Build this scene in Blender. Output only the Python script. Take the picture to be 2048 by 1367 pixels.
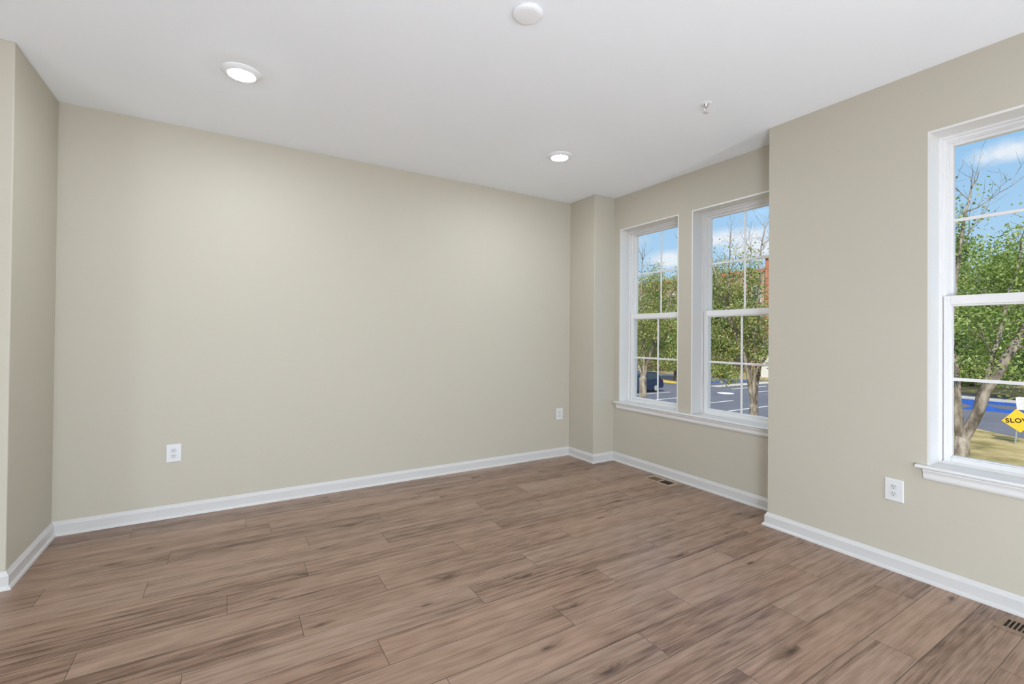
import bpy, bmesh, math, random
import numpy as np
from mathutils import Vector, Matrix

S = bpy.context.scene
COL = S.collection
for _o in list(bpy.data.objects):
    bpy.data.objects.remove(_o)

# ------------------------------------------------------------------ camera
# metres; X runs right along the long wall, Y away from the viewer towards it, Z up; floor at 0
EYE = Vector((0.0, 0.0, 1.28428))
YAW, PITCH, ROLL, FOCAL_PX = 0.54862, 0.0086, 0.00934, 929.155
cam_d = bpy.data.cameras.new('camera')
cam = bpy.data.objects.new('camera', cam_d)
COL.objects.link(cam)
fwd = Vector((math.sin(YAW) * math.cos(PITCH), math.cos(YAW) * math.cos(PITCH), math.sin(PITCH)))
rgt = Vector((math.cos(YAW), -math.sin(YAW), 0))
upv = rgt.cross(fwd)
r2 = rgt * math.cos(ROLL) + upv * math.sin(ROLL)
u2 = upv * math.cos(ROLL) - rgt * math.sin(ROLL)
cam.matrix_world = Matrix(((r2.x, u2.x, -fwd.x, EYE.x), (r2.y, u2.y, -fwd.y, EYE.y),
                           (r2.z, u2.z, -fwd.z, EYE.z), (0, 0, 0, 1)))
cam_d.sensor_fit = 'HORIZONTAL'
cam_d.sensor_width = 36.0
cam_d.lens = 36.0 * FOCAL_PX / 2048.0
cam_d.shift_y = -20.17 / 2048.0
cam_d.clip_start = 0.05
cam_d.clip_end = 500
S.camera = cam

# ------------------------------------------------------------------ exposure
S.view_settings.view_transform = 'Standard'
S.view_settings.look = 'None'
S.view_settings.exposure = 0.0
S.view_settings.gamma = 1.0
S.view_settings.use_curve_mapping = False
S.cycles.use_denoising = True
S.cycles.max_bounces = 10
S.cycles.diffuse_bounces = 6
S.cycles.transparent_max_bounces = 16
S.cycles.sample_clamp_indirect = 6.0
S.cycles.caustics_reflective = False
S.cycles.caustics_refractive = False


# ------------------------------------------------------------------ node helper
class NT:
    def __init__(self, tree):
        self.t = tree
        tree.nodes.clear()

    def n(self, kind, **kw):
        nd = self.t.nodes.new(kind)
        for k, v in kw.items():
            if k.startswith('i_'):
                key = k[2:]
                key = int(key) if key.isdigit() else key.replace('_', ' ')
                s = nd.inputs[key]
                if isinstance(v, bpy.types.NodeSocket):
                    self.t.links.new(v, s)
                else:
                    s.default_value = v
            else:
                setattr(nd, k, v)
        return nd

    def math(self, op, a, b=0.0, c=None, clamp=False):
        nd = self.n('ShaderNodeMath', operation=op, use_clamp=clamp)
        for i, v in enumerate((a, b) if c is None else (a, b, c)):
            if isinstance(v, bpy.types.NodeSocket):
                self.t.links.new(v, nd.inputs[i])
            else:
                nd.inputs[i].default_value = v
        return nd.outputs[0]

    def ramp(self, fac, stops, interp='LINEAR'):
        nd = self.n('ShaderNodeValToRGB')
        cr = nd.color_ramp
        cr.interpolation = interp
        while len(cr.elements) < len(stops):
            cr.elements.new(0.5)
        for e, (p, c) in zip(cr.elements, stops):
            e.position = p
            e.color = (c, c, c, 1) if isinstance(c, (int, float)) else (*c, 1)
        self.t.links.new(fac, nd.inputs[0])
        return nd.outputs[0]

    def mix(self, fac, a, b, blend='MIX'):
        nd = self.n('ShaderNodeMix', data_type='RGBA', blend_type=blend)
        for idx, v in ((0, fac), (6, a), (7, b)):
            if isinstance(v, bpy.types.NodeSocket):
                self.t.links.new(v, nd.inputs[idx])
            else:
                nd.inputs[idx].default_value = (*v, 1) if isinstance(v, tuple) and len(v) == 3 else v
        return nd.outputs[2]


# ------------------------------------------------------------------ sky
world = bpy.data.worlds.new('world')
S.world = world
world.use_nodes = True
W = NT(world.node_tree)
tc = W.n('ShaderNodeTexCoord')
sep = W.n('ShaderNodeSeparateXYZ', i_0=tc.outputs['Generated'])
sky = W.ramp(sep.outputs[2], [(0.0, (0.60, 0.76, 0.92)), (0.12, (0.47, 0.70, 0.92)), (0.35, (0.30, 0.56, 0.87)), (0.45, (0.45, 0.62, 0.85)), (1.0, (0.75, 0.82, 0.92))])
CLOUDS = [((0.8223, 0.5355, 0.1924), 0.060, 0.014), ((0.848, 0.507, 0.172), 0.045, 0.020),
          ((0.7595, 0.6311, 0.1574), 0.035, 0.014), ((0.9400, 0.2000, 0.2700), 0.030, 0.0125),
          ((0.63, 0.77, 0.20), 0.10, 0.02)]
cn = W.n('ShaderNodeTexNoise', i_Vector=tc.outputs['Generated'], i_Scale=22.0, i_Detail=7.0, i_Roughness=0.6)
cloud = None
for (dx, dy, dz), sw, sh in CLOUDS:
    d = Vector((dx, dy, dz)).normalized()
    hor = Vector((d.y, -d.x, 0)).normalized()
    ver = hor.cross(d)
    a = W.n('ShaderNodeVectorMath', operation='DOT_PRODUCT', i_0=tc.outputs['Generated'], i_1=hor).outputs['Value']
    b = W.n('ShaderNodeVectorMath', operation='DOT_PRODUCT', i_0=tc.outputs['Generated'], i_1=ver).outputs['Value']
    b = W.math('SUBTRACT', b, ver.dot(d))
    q = W.math('ADD', W.math('POWER', W.math('ABSOLUTE', W.math('DIVIDE', a, sw)), 2.0),
               W.math('POWER', W.math('ABSOLUTE', W.math('DIVIDE', b, sh)), 2.0))
    front = W.n('ShaderNodeVectorMath', operation='DOT_PRODUCT', i_0=tc.outputs['Generated'], i_1=d).outputs['Value']
    g = W.math('MULTIPLY', W.math('POWER', 2.718, W.math('MULTIPLY', q, -0.8)), W.math('GREATER_THAN', front, 0.0))
    cloud = g if cloud is None else W.math('MAXIMUM', cloud, g)
cfac = W.math('MULTIPLY', cloud, W.math('MULTIPLY_ADD', cn.outputs[0], 2.6, -0.35, clamp=False), clamp=True)
cfac = W.ramp(cfac, [(0.12, 0.0), (0.75, 0.85)])
skyc = W.mix(cfac, sky, (0.93, 0.95, 0.98))
bg = W.n('ShaderNodeBackground', i_Color=skyc, i_Strength=1.0)
W.n('ShaderNodeOutputWorld', i_Surface=bg.outputs[0])

# ------------------------------------------------------------------ sun and added fill lights out of frame
SUN_DIR = Vector((0.823 * 0.72, 0.566 * 0.72, -0.69)).normalized()
sd = bpy.data.lights.new('sun', 'SUN')
sd.energy = 4.2
sd.angle = math.radians(0.6)
sd.color = (1.0, 0.95, 0.86)
so = bpy.data.objects.new('sun', sd)
COL.objects.link(so)
so.rotation_euler = SUN_DIR.to_track_quat('-Z', 'Y').to_euler()
FILL_LIGHTS = [(2.0, -4.0, 0.6, 345), (-0.9, -1.4, 0.4, 190), (0.6, -0.5, 0.4, 108), (-3.6, -1.3, 0.6, 150)]
for lx, ly, lz, le in FILL_LIGHTS:                     # point lights added out of frame to brighten the room; no fixtures there
    pd = bpy.data.lights.new('added_fill_light', 'POINT')
    pd.energy = le
    pd.shadow_soft_size = 0.3
    pd.color = (0.745, 0.865, 1.0)
    po = bpy.data.objects.new('added_fill_light', pd)
    po.location = (lx, ly, lz)
    COL.objects.link(po)

# ------------------------------------------------------------------ dimensions
XL, XC, XR = -0.932, 3.187, 3.460
YB, YD, YE, YG = 4.003, 3.607, 1.815, 3.299
H = 2.74
XFAR, YREAR = -5.2, -5.4
ZO0, ZO1 = 0.617, 2.386            # window opening heights
W1 = (2.802, 3.515)
W2 = (1.927, 2.640)
W3 = (0.235, 0.948)
LOT = -3.1                          # level of the ground outside


# ------------------------------------------------------------------ materials
def material(name):
    m = bpy.data.materials.new(name)
    m.use_nodes = True
    return m, NT(m.node_tree)


def plain(name, col, rough=0.5, metal=0.0, emit=None, spec=0.5):
    m, t = material(name)
    p = t.n('ShaderNodeBsdfPrincipled', i_Base_Color=(*col, 1), i_Roughness=rough, i_Metallic=metal)
    p.inputs['Specular IOR Level'].default_value = spec
    if emit:
        p.inputs['Emission Color'].default_value = (*emit[0], 1)
        p.inputs['Emission Strength'].default_value = emit[1]
    t.n('ShaderNodeOutputMaterial', i_Surface=p.outputs[0])
    return m


def noisy(name, cols, scale, rough=0.8, detail=5.0, bump=0.0, stretch=(1, 1, 1), lo=0.3, hi=0.7):
    m, t = material(name)
    c = t.n('ShaderNodeTexCoord')
    mp = t.n('ShaderNodeMapping', i_Vector=c.outputs['Object'])
    mp.inputs['Scale'].default_value = stretch
    nz = t.n('ShaderNodeTexNoise', i_Vector=mp.outputs[0], i_Scale=scale, i_Detail=detail, i_Roughness=0.6)
    k = len(cols)
    col = t.ramp(nz.outputs[0], [(lo + (hi - lo) * i / max(1, k - 1), cc) for i, cc in enumerate(cols)])
    p = t.n('ShaderNodeBsdfPrincipled', i_Base_Color=col, i_Roughness=rough)
    p.inputs['Specular IOR Level'].default_value = 0.3
    if bump:
        bp = t.n('ShaderNodeBump', i_Height=nz.outputs[0], i_Strength=bump, i_Distance=0.02)
        t.t.links.new(bp.outputs[0], p.inputs['Normal'])
    t.n('ShaderNodeOutputMaterial', i_Surface=p.outputs[0])
    return m


def paint(name, col, rough, scale=260, strength=0.06):
    m, t = material(name)
    c = t.n('ShaderNodeTexCoord')
    nz = t.n('ShaderNodeTexNoise', i_Vector=c.outputs['Object'], i_Scale=scale, i_Detail=2.0)
    bp = t.n('ShaderNodeBump', i_Height=nz.outputs[0], i_Strength=strength, i_Distance=0.001)
    p = t.n('ShaderNodeBsdfPrincipled', i_Base_Color=(*col, 1), i_Roughness=rough, i_Normal=bp.outputs[0])
    p.inputs['Specular IOR Level'].default_value = 0.3
    t.n('ShaderNodeOutputMaterial', i_Surface=p.outputs[0])
    return m


M_WALL = paint('wall_paint', (0.50, 0.462, 0.381), 0.55)
M_CEIL = paint('ceiling_paint', (0.895, 0.925, 0.965), 0.8)
M_TRIM = plain('white_trim_paint', (0.585, 0.572, 0.558), 0.35)
M_VINYL = plain('white_vinyl', (0.78, 0.77, 0.76), 0.32)
M_TRIM_DAYLIT = plain('daylit_trim_paint', (0.71, 0.70, 0.685), 0.35)  # trim white made lighter round the windows, daylight put into the colour
M_DISC = plain('white_disc_plastic', (0.86, 0.87, 0.89), 0.35)
M_PLASTIC = plain('white_plastic', (0.68, 0.675, 0.67), 0.3)
M_RECEPT = plain('receptacle_plastic', (0.60, 0.60, 0.60), 0.3)
M_SLOT = plain('slot_shadow', (0.03, 0.03, 0.032), 0.7)
M_CHROME = plain('bright_chrome', (0.85, 0.85, 0.86), 0.25, 0.6)
M_METAL = plain('brushed_metal', (0.55, 0.55, 0.56), 0.3, 1.0)
M_LENS = plain('lit_lens', (0.9, 0.9, 0.88), 0.4, emit=((0.83, 0.925, 1.0), 330.0))
M_DUCTSHADE = plain('duct_shade_black', (0.02, 0.014, 0.009), 0.8)  # near-black that paints in the shade of the vent recess


def wood_floor():
    m, t = material('plank_wood')
    uv = t.n('ShaderNodeUVMap', uv_map='UVMap')
    at = t.n('ShaderNodeAttribute', attribute_name='plank')
    rs = t.n('ShaderNodeSeparateColor', i_Color=at.outputs['Color'])
    s = t.n('ShaderNodeSeparateXYZ', i_0=uv.outputs[0])
    u = t.math('ADD', s.outputs[0], t.math('MULTIPLY', rs.outputs[0], 41.0))
    v = t.math('ADD', s.outputs[1], t.math('MULTIPLY', rs.outputs[1], 17.0))
    w = t.math('MULTIPLY', rs.outputs[2], 9.0)
    base = t.n('ShaderNodeCombineXYZ', i_0=u, i_1=v, i_2=w)

    def scaled(sx, sy, src=base):
        mp = t.n('ShaderNodeMapping', i_Vector=src.outputs[0])
        mp.inputs['Scale'].default_value = (sx, sy, 1)
        return mp.outputs[0]
    # knots: sparse, stretched along the board; they also bend the grain round them
    vo = t.n('ShaderNodeTexVoronoi', voronoi_dimensions='2D', i_Vector=scaled(1.75, 6.4), i_Scale=1.0)
    vo.inputs['Randomness'].default_value = 0.9
    pick = t.n('ShaderNodeSeparateColor', i_Color=vo.outputs['Color'])
    has = t.math('GREATER_THAN', pick.outputs[0], 0.70)
    rag = t.n('ShaderNodeTexNoise', i_Vector=scaled(9.0, 60.0), i_Scale=1.0, i_Detail=3.0)
    kd = t.math('ADD', vo.outputs['Distance'], t.math('MULTIPLY_ADD', rag.outputs[0], 0.16, -0.08))
    kd = t.math('DIVIDE', kd, t.math('MULTIPLY_ADD', pick.outputs[1], 0.6, 0.30))
    halo = t.math('MULTIPLY', t.ramp(kd, [(0.0, 1.0), (0.36, 0.0)], 'EASE'), has)
    core = t.math('MULTIPLY', t.ramp(kd, [(0.03, 1.0), (0.10, 0.0)]), has)
    v2 = t.math('ADD', v, t.math('MULTIPLY', halo, 0.022))
    b2 = t.n('ShaderNodeCombineXYZ', i_0=u, i_1=v2, i_2=w)
    broad = t.n('ShaderNodeTexNoise', i_Vector=scaled(0.8, 7.5, b2), i_Scale=1.0, i_Detail=3.0, i_Roughness=0.5, i_Distortion=0.5)
    streak = t.n('ShaderNodeTexNoise', i_Vector=scaled(1.7, 58.0, b2), i_Scale=1.0, i_Detail=5.0, i_Roughness=0.62, i_Distortion=0.25)
    fine = t.n('ShaderNodeTexNoise', i_Vector=scaled(10.0, 330.0, b2), i_Scale=1.0, i_Detail=2.0)
    vein = t.n('ShaderNodeTexNoise', i_Vector=scaled(0.9, 21.0, b2), i_Scale=1.0, i_Detail=3.0, i_Distortion=0.6)
    ridge = t.ramp(t.math('ABSOLUTE', t.math('SUBTRACT', vein.outputs[0], 0.5)), [(0.0, 1.0), (0.03, 0.0)])
    vmask = t.ramp(broad.outputs[0], [(0.38, 1.0), (0.55, 0.15)])
    wv = t.n('ShaderNodeTexWave', i_Vector=scaled(0.5, 8.0, b2), i_Scale=3.0, i_Distortion=10.0, i_Detail=2.0)
    wv.inputs['Detail Scale'].default_value = 0.6
    f = t.math('MULTIPLY_ADD', t.math('SUBTRACT', broad.outputs[0], 0.5), 0.52, 0.515)
    f = t.math('ADD', f, t.math('MULTIPLY', t.math('SUBTRACT', streak.outputs[0], 0.5), 0.72))
    f = t.math('ADD', f, t.math('MULTIPLY', t.math('SUBTRACT', fine.outputs[0], 0.5), 0.34))
    f = t.math('ADD', f, t.math('MULTIPLY', t.math('SUBTRACT', wv.outputs[1], 0.5), 0.055))
    f = t.math('ADD', f, t.math('MULTIPLY', t.math('SUBTRACT', rs.outputs[2], 0.5), 0.085))
    f = t.math('SUBTRACT', f, t.math('MULTIPLY', t.math('MULTIPLY', ridge, vmask), 0.085))
    f = t.math('SUBTRACT', f, t.math('MULTIPLY', halo, 0.15))
    col = t.ramp(f, [(0.24, (0.082, 0.049, 0.032)), (0.37, (0.182, 0.110, 0.074)), (0.50, (0.288, 0.188, 0.134)),
                     (0.62, (0.355, 0.240, 0.177)), (0.8, (0.42, 0.298, 0.225))])
    warm = t.mix(t.math('MULTIPLY', rs.outputs[1], 0.45), col, t.mix(1.0, col, (1.07, 0.955, 0.88), 'MULTIPLY'))
    warm = t.mix(1.0, warm, (0.955, 0.955, 0.945), 'MULTIPLY')
    col = t.mix(t.math('MULTIPLY', core, 0.85), warm, (0.045, 0.027, 0.018))
    # seams between boards
    uvr = t.n('ShaderNodeUVMap', uv_map='Edge')
    e = t.n('ShaderNodeSeparateXYZ', i_0=uvr.outputs[0])
    du = t.math('MINIMUM', e.outputs[0], t.math('SUBTRACT', 1.2, e.outputs[0]))
    dv = t.math('MINIMUM', e.outputs[1], t.math('SUBTRACT', 0.1755, e.outputs[1]))
    dd = t.math('MINIMUM', du, dv)
    seam = t.ramp(t.math('MULTIPLY', dd, 100.0), [(0.08, 1.0), (0.19, 0.0)])
    col = t.mix(t.math('MULTIPLY', seam, 0.85), col, (0.045, 0.028, 0.018))
    hgt = t.math('SUBTRACT', t.math('MULTIPLY', f, 0.25), seam)
    bp = t.n('ShaderNodeBump', i_Height=hgt, i_Strength=0.35, i_Distance=0.0012)
    rg = t.math('MULTIPLY_ADD', f, -0.16, 0.43)
    p = t.n('ShaderNodeBsdfPrincipled', i_Base_Color=col, i_Roughness=rg, i_Normal=bp.outputs[0])
    p.inputs['Specular IOR Level'].default_value = 0.5
    t.n('ShaderNodeOutputMaterial', i_Surface=p.outputs[0])
    return m


M_FLOOR = wood_floor()


def wood_small(name, a, b):
    return noisy(name, [a, b], 1.0, 0.45, 4.0, 0.0, (3, 60, 60), 0.3, 0.7)


M_VENT = noisy('vent_wood', [(0.20, 0.135, 0.09), (0.30, 0.21, 0.145)], 1.0, 0.45, 4.0, 0.0, (6, 80, 80))
M_VENTEDGE = noisy('vent_wood_light', [(0.38, 0.285, 0.20), (0.46, 0.35, 0.26)], 1.0, 0.45, 4.0, 0.0, (6, 80, 80))
M_VENTIN = noisy('vent_insert_wood', [(0.11, 0.065, 0.04), (0.17, 0.105, 0.065)], 1.0, 0.5, 4.0, 0.0, (6, 80, 80))


def glass():
    m, t = material('window_glass')
    fr = t.n('ShaderNodeFresnel', i_IOR=1.45)
    tr = t.n('ShaderNodeBsdfTransparent', i_Color=(0.97, 0.98, 0.985, 1))
    gl = t.n('ShaderNodeBsdfGlossy', i_Roughness=0.2, i_Color=(1, 1, 1, 1))
    k = t.math('MULTIPLY', fr.outputs[0], 0.06)
    mx = t.n('ShaderNodeMixShader', i_0=k, i_1=tr.outputs[0], i_2=gl.outputs[0])
    t.n('ShaderNodeOutputMaterial', i_Surface=mx.outputs[0])
    return m


M_GLASS = glass()


# ------------------------------------------------------------------ object helpers
def tag(o, label=None, cat=None, group=None, kind=None):
    if label:
        o['label'] = label
    if cat:
        o['category'] = cat
    if group:
        o['group'] = group
    if kind:
        o['kind'] = kind
    return o


def empty(name, loc):
    o = bpy.data.objects.new(name, None)
    o.location = loc
    o.empty_display_size = 0.1
    COL.objects.link(o)
    return o


class MB:
    """collects geometry in world space and links it as one mesh object"""
    def __init__(self):
        self.bm = bmesh.new()

    def box(self, x0, x1, y0, y1, z0, z1, mat=0):
        xs, ys, zs = sorted((x0, x1)), sorted((y0, y1)), sorted((z0, z1))
        v = [self.bm.verts.new((x, y, z)) for z in zs for y in ys for x in xs]
        for f in ((0, 2, 3, 1), (4, 5, 7, 6), (0, 1, 5, 4), (2, 6, 7, 3), (0, 4, 6, 2), (1, 3, 7, 5)):
            fc = self.bm.faces.new([v[i] for i in f])
            fc.material_index = mat
        return self

    def poly(self, pts, mat=0):
        f = self.bm.faces.new([self.bm.verts.new(p) for p in pts])
        f.material_index = mat
        return f

    def loft(self, rings, close=True, caps=True, mat=0):
        R = [[self.bm.verts.new(p) for p in ring] for ring in rings]
        n = len(R[0])
        for a, b in zip(R[:-1], R[1:]):
            for i in range(n if close else n - 1):
                j = (i + 1) % n
                f = self.bm.faces.new((a[i], a[j], b[j], b[i]))
                f.material_index = mat
        if caps:
            f = self.bm.faces.new(list(reversed(R[0]))); f.material_index = mat
            f = self.bm.faces.new(R[-1]); f.material_index = mat
        return self

    def lathe(self, c, prof, seg=48, caps=True):
        """prof: (radius, z) from one end to the other around a vertical axis at c"""
        rings = []
        for r, z in prof:
            rings.append([(c[0] + r * math.cos(2 * math.pi * i / seg), c[1] + r * math.sin(2 * math.pi * i / seg), c[2] + z)
                          for i in range(seg)])
        return self.loft(rings, True, caps)

    def tube(self, pts, rads, seg=8):
        pts = [Vector(p) for p in pts]
        rings = []
        ref = Vector((0.31, 0.77, 0.55))
        for i, p in enumerate(pts):
            d = (pts[min(i + 1, len(pts) - 1)] - pts[max(i - 1, 0)])
            if d.length < 1e-9:
                d = Vector((0, 0, 1))
            d.normalize()
            a = d.cross(ref)
            if a.length < 1e-3:
                a = d.cross(Vector((1, 0, 0)))
            a.normalize()
            b = d.cross(a)
            r = rads[i]
            rings.append([p + a * (r * math.cos(2 * math.pi * k / seg)) + b * (r * math.sin(2 * math.pi * k / seg)) for k in range(seg)])
        return self.loft(rings)

    def build(self, name, mats, parent=None, bevel=0.0, smooth=False, seg=2):
        bmesh.ops.recalc_face_normals(self.bm, faces=self.bm.faces)
        me = bpy.data.meshes.new(name)
        self.bm.to_mesh(me)
        self.bm.free()
        for m in (mats if isinstance(mats, (list, tuple)) else [mats]):
            me.materials.append(m)
        if smooth:
            me.polygons.foreach_set('use_smooth', [True] * len(me.polygons))
        o = bpy.data.objects.new(name, me)
        COL.objects.link(o)
        if parent is not None:
            o.parent = parent
            o.matrix_parent_inverse = Matrix.Translation(-Vector(parent.location)) if parent.parent is None else Matrix.Identity(4)
            if parent.parent is not None:
                o.matrix_parent_inverse = parent.matrix_parent_inverse @ Matrix.Identity(4)
                g = parent.parent
                o.matrix_parent_inverse = (Matrix.Translation(Vector(g.location)) @ parent.matrix_parent_inverse).inverted()
        if bevel:
            b = o.modifiers.new('bevel', 'BEVEL')
            b.width = bevel
            b.segments = seg
            b.limit_method = 'ANGLE'
            b.harden_normals = False
        return o


def structure(o, label, cat):
    return tag(o, label, cat, kind='structure')


# ------------------------------------------------------------------ floor: boards 1.2 m long laid along the long wall
ROW, LEN, Y0R = 0.1755, 1.2, 1.267
OFFS = {14: .688, 13: .12, 12: .255, 11: .928, 10: .437, 9: .864, 8: .381, 7: .012, 6: .700, 5: .292, 4: 1.068,
        3: .553, 2: .135, 1: .715, 0: .335, -1: 1.054, -2: .505, -3: 1.178, -4: .62, -5: .20, -6: .88}


def build_floor():
    rnd = random.Random(11)
    verts, faces, uvs, edge, cols = [], [], [], [], []
    k0 = int(math.floor((YREAR - Y0R) / ROW))
    k1 = int(math.floor((YB - Y0R) / ROW))
    for k in range(k0, k1 + 1):
        ya, yb = Y0R + k * ROW, Y0R + (k + 1) * ROW
        off = OFFS.get(k, rnd.uniform(0, 1.2))
        i = int(math.floor((XFAR - off) / LEN))
        while off + i * LEN < XR:
            xa, xb = off + i * LEN, off + (i + 1) * LEN
            i += 1
            ca, cb = max(xa, XFAR), min(xb, XR)
            da, db = max(ya, YREAR), min(yb, YB)
            c = (rnd.random(), rnd.random(), rnd.random())
            if cb <= ca or db <= da:
                continue
            n = len(verts)
            verts += [(ca, da, 0), (cb, da, 0), (cb, db, 0), (ca, db, 0)]
            faces.append((n, n + 1, n + 2, n + 3))
            for (x, y) in ((ca, da), (cb, da), (cb, db), (ca, db)):
                uvs.append((x - xa, y - ya))
                edge.append((x - xa, y - ya))
                cols.append((*c, 1.0))
    n = len(verts)
    verts += [(XFAR, YREAR, -0.25), (XR, YREAR, -0.25), (XR, YB, -0.25), (XFAR, YB, -0.25)]
    faces.append((n + 3, n + 2, n + 1, n))
    uvs += [(0.5, 0.08)] * 4
    edge += [(0.5, 0.08)] * 4
    cols += [(0.5, 0.5, 0.5, 1)] * 4
    me = bpy.data.meshes.new('floor')
    me.from_pydata(verts, [], faces)
    for nm, dat in (('UVMap', uvs), ('Edge', edge)):
        lay = me.uv_layers.new(name=nm)
        for li, d in enumerate(dat):
            lay.data[li].uv = d
    ca = me.color_attributes.new('plank', 'FLOAT_COLOR', 'CORNER')
    for li, c in enumerate(cols):
        ca.data[li].color = c
    me.materials.append(M_FLOOR)
    o = bpy.data.objects.new('floor', me)
    COL.objects.link(o)
    return structure(o, 'brown wood plank floor with knots and dark seams', 'floor')


build_floor()

# ------------------------------------------------------------------ ceiling and walls
structure(MB().box(XFAR - .2, XR + .25, YREAR - .2, YB + .2, H, H + .25).build('ceiling', M_CEIL), 'smooth white ceiling', 'ceiling')
structure(MB().box(XL - .15, XR + .25, YB, YB + .2, -.25, H).build('wall_back', M_WALL), 'long greige wall opposite the viewer', 'wall')
structure(MB().box(XFAR, XL, YG, YB + .2, -.25, H).build('wall_left', M_WALL, bevel=0.006), 'greige wall end at the left edge of the room', 'wall')
structure(MB().box(XC, XR + .25, YD, YB, -.25, H).build('wall_column', M_WALL, bevel=0.006), 'greige boxed column in the corner beside the pair of windows', 'wall')
structure(MB().box(XFAR - .2, XFAR, YREAR, YG, -.25, H).build('wall_far_left', M_WALL), 'greige side wall behind the viewer', 'wall')
structure(MB().box(XFAR - .2, XR + .25, YREAR - .2, YREAR, -.25, H).build('wall_rear', M_WALL), 'greige rear wall behind the viewer', 'wall')


def wall_with_openings(name, x0, x1, y0, y1, z0, z1, holes):
    ys = sorted({y0, y1, *[h[0] for h in holes], *[h[1] for h in holes]})
    zs = sorted({z0, z1, *[h[2] for h in holes], *[h[3] for h in holes]})
    inside = lambda y, z: any(h[0] < y < h[1] and h[2] < z < h[3] for h in holes)
    mb = MB()
    solid = {}
    for i in range(len(ys) - 1):
        for j in range(len(zs) - 1):
            solid[i, j] = not inside((ys[i] + ys[i + 1]) / 2, (zs[j] + zs[j + 1]) / 2)
    for (i, j), s in solid.items():
        if not s:
            continue
        a, b, c, d = ys[i], ys[i + 1], zs[j], zs[j + 1]
        for x in (x0, x1):
            mb.poly([(x, a, c), (x, b, c), (x, b, d), (x, a, d)])
        if not solid.get((i - 1, j), False):
            mb.poly([(x0, a, c), (x1, a, c), (x1, a, d), (x0, a, d)])
        if not solid.get((i + 1, j), False):
            mb.poly([(x0, b, c), (x1, b, c), (x1, b, d), (x0, b, d)])
        if not solid.get((i, j - 1), False):
            mb.poly([(x0, a, c), (x1, a, c), (x1, b, c), (x0, b, c)])
        if not solid.get((i, j + 1), False):
            mb.poly([(x0, a, d), (x1, a, d), (x1, b, d), (x0, b, d)])
    bmesh.ops.remove_doubles(mb.bm, verts=mb.bm.verts, dist=1e-5)
    return mb.build(name, M_WALL)


LIN = 0.012
structure(wall_with_openings('wall_recess', XR, XR + .25, YE, YD, -.25, H,
          [(W1[0] - LIN, W1[1] + LIN, ZO0 - .03, ZO1 + LIN), (W2[0] - LIN, W2[1] + LIN, ZO0 - .03, ZO1 + LIN)]),
          'greige window wall set back in the alcove', 'wall')
structure(wall_with_openings('wall_right', XC, XC + .25, YREAR, YE, -.25, H,
          [(W3[0] - LIN, W3[1] + LIN, ZO0 - .03, ZO1 + LIN)]), 'greige window wall projecting on the right', 'wall')
structure(MB().box(XC + .25, XR + .25, YE - .25, YE, -.25, H).build('wall_alcove', M_WALL), 'greige end wall of the window alcove', 'wall')


# ------------------------------------------------------------------ baseboards with shoe moulding, mitred
PROF = [(0, 0), (.027, 0), (.0268, .005), (.0245, .012), (.020, .0165), (.015, .0185), (.015, .066), (.0135, .069), (.0075, .0795),
        (.0045, .0865), (.003, .0887), (0, .0887)]


def baseboard(name, a, b, nrm, ma, mb_, label):
    """run from a to b (floor points on the wall); nrm = into the room; ma/mb_: mitre slopes (+1 inside corner, -1 outside, 0 square)"""
    a, b, nrm = Vector((*a, 0)), Vector((*b, 0)), Vector((*nrm, 0))
    d = (b - a).normalized()
    m = MB()
    rings = []
    for p, sgn, mi in ((a, 1, ma), (b, -1, mb_)):
        rings.append([p + nrm * o + d * (sgn * mi * o) + Vector((0, 0, z)) for o, z in PROF])
    m.loft(rings)
    return structure(m.build(name, M_TRIM), label, 'baseboard')


baseboard('baseboard_back', (XL, YB), (XC, YB), (0, -1), 1, 1, 'white baseboard along the long wall')
baseboard('baseboard_left', (XL, YG), (XL, YB), (1, 0), -1, 1, 'short white baseboard on the left wall end')
baseboard('baseboard_left_return', (XFAR, YG), (XL, YG), (0, -1), 1, -1, 'white baseboard turning off at the left edge')
baseboard('baseboard_column', (XC, YB), (XC, YD), (-1, 0), 1, -1, 'short white baseboard on the column side')
baseboard('baseboard_column_front', (XC, YD), (XR, YD), (0, -1), -1, 1, 'short white baseboard on the column front')
baseboard('baseboard_recess', (XR, YD), (XR, YE), (-1, 0), 1, 1, 'white baseboard under the pair of windows')
baseboard('baseboard_alcove', (XR, YE), (XC, YE), (0, 1), 1, -1, 'white baseboard on the alcove end wall')
baseboard('baseboard_right', (XC, YE), (XC, YREAR), (-1, 0), -1, 1, 'white baseboard on the projecting right wall')


# ------------------------------------------------------------------ windows
def ring(mb, x0, x1, ya, yb, za, zb, w, wb=None, wt=None):
    """rectangular frame between x0..x1 with border w (bottom wb, top wt)"""
    wb = w if wb is None else wb
    wt = w if wt is None else wt
    mb.box(x0, x1, ya, ya + w, za, zb)
    mb.box(x0, x1, yb - w, yb, za, zb)
    mb.box(x0, x1, ya + w, yb - w, za, za + wb)
    mb.box(x0, x1, ya + w, yb - w, zb - wt, zb)
    return mb


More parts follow.
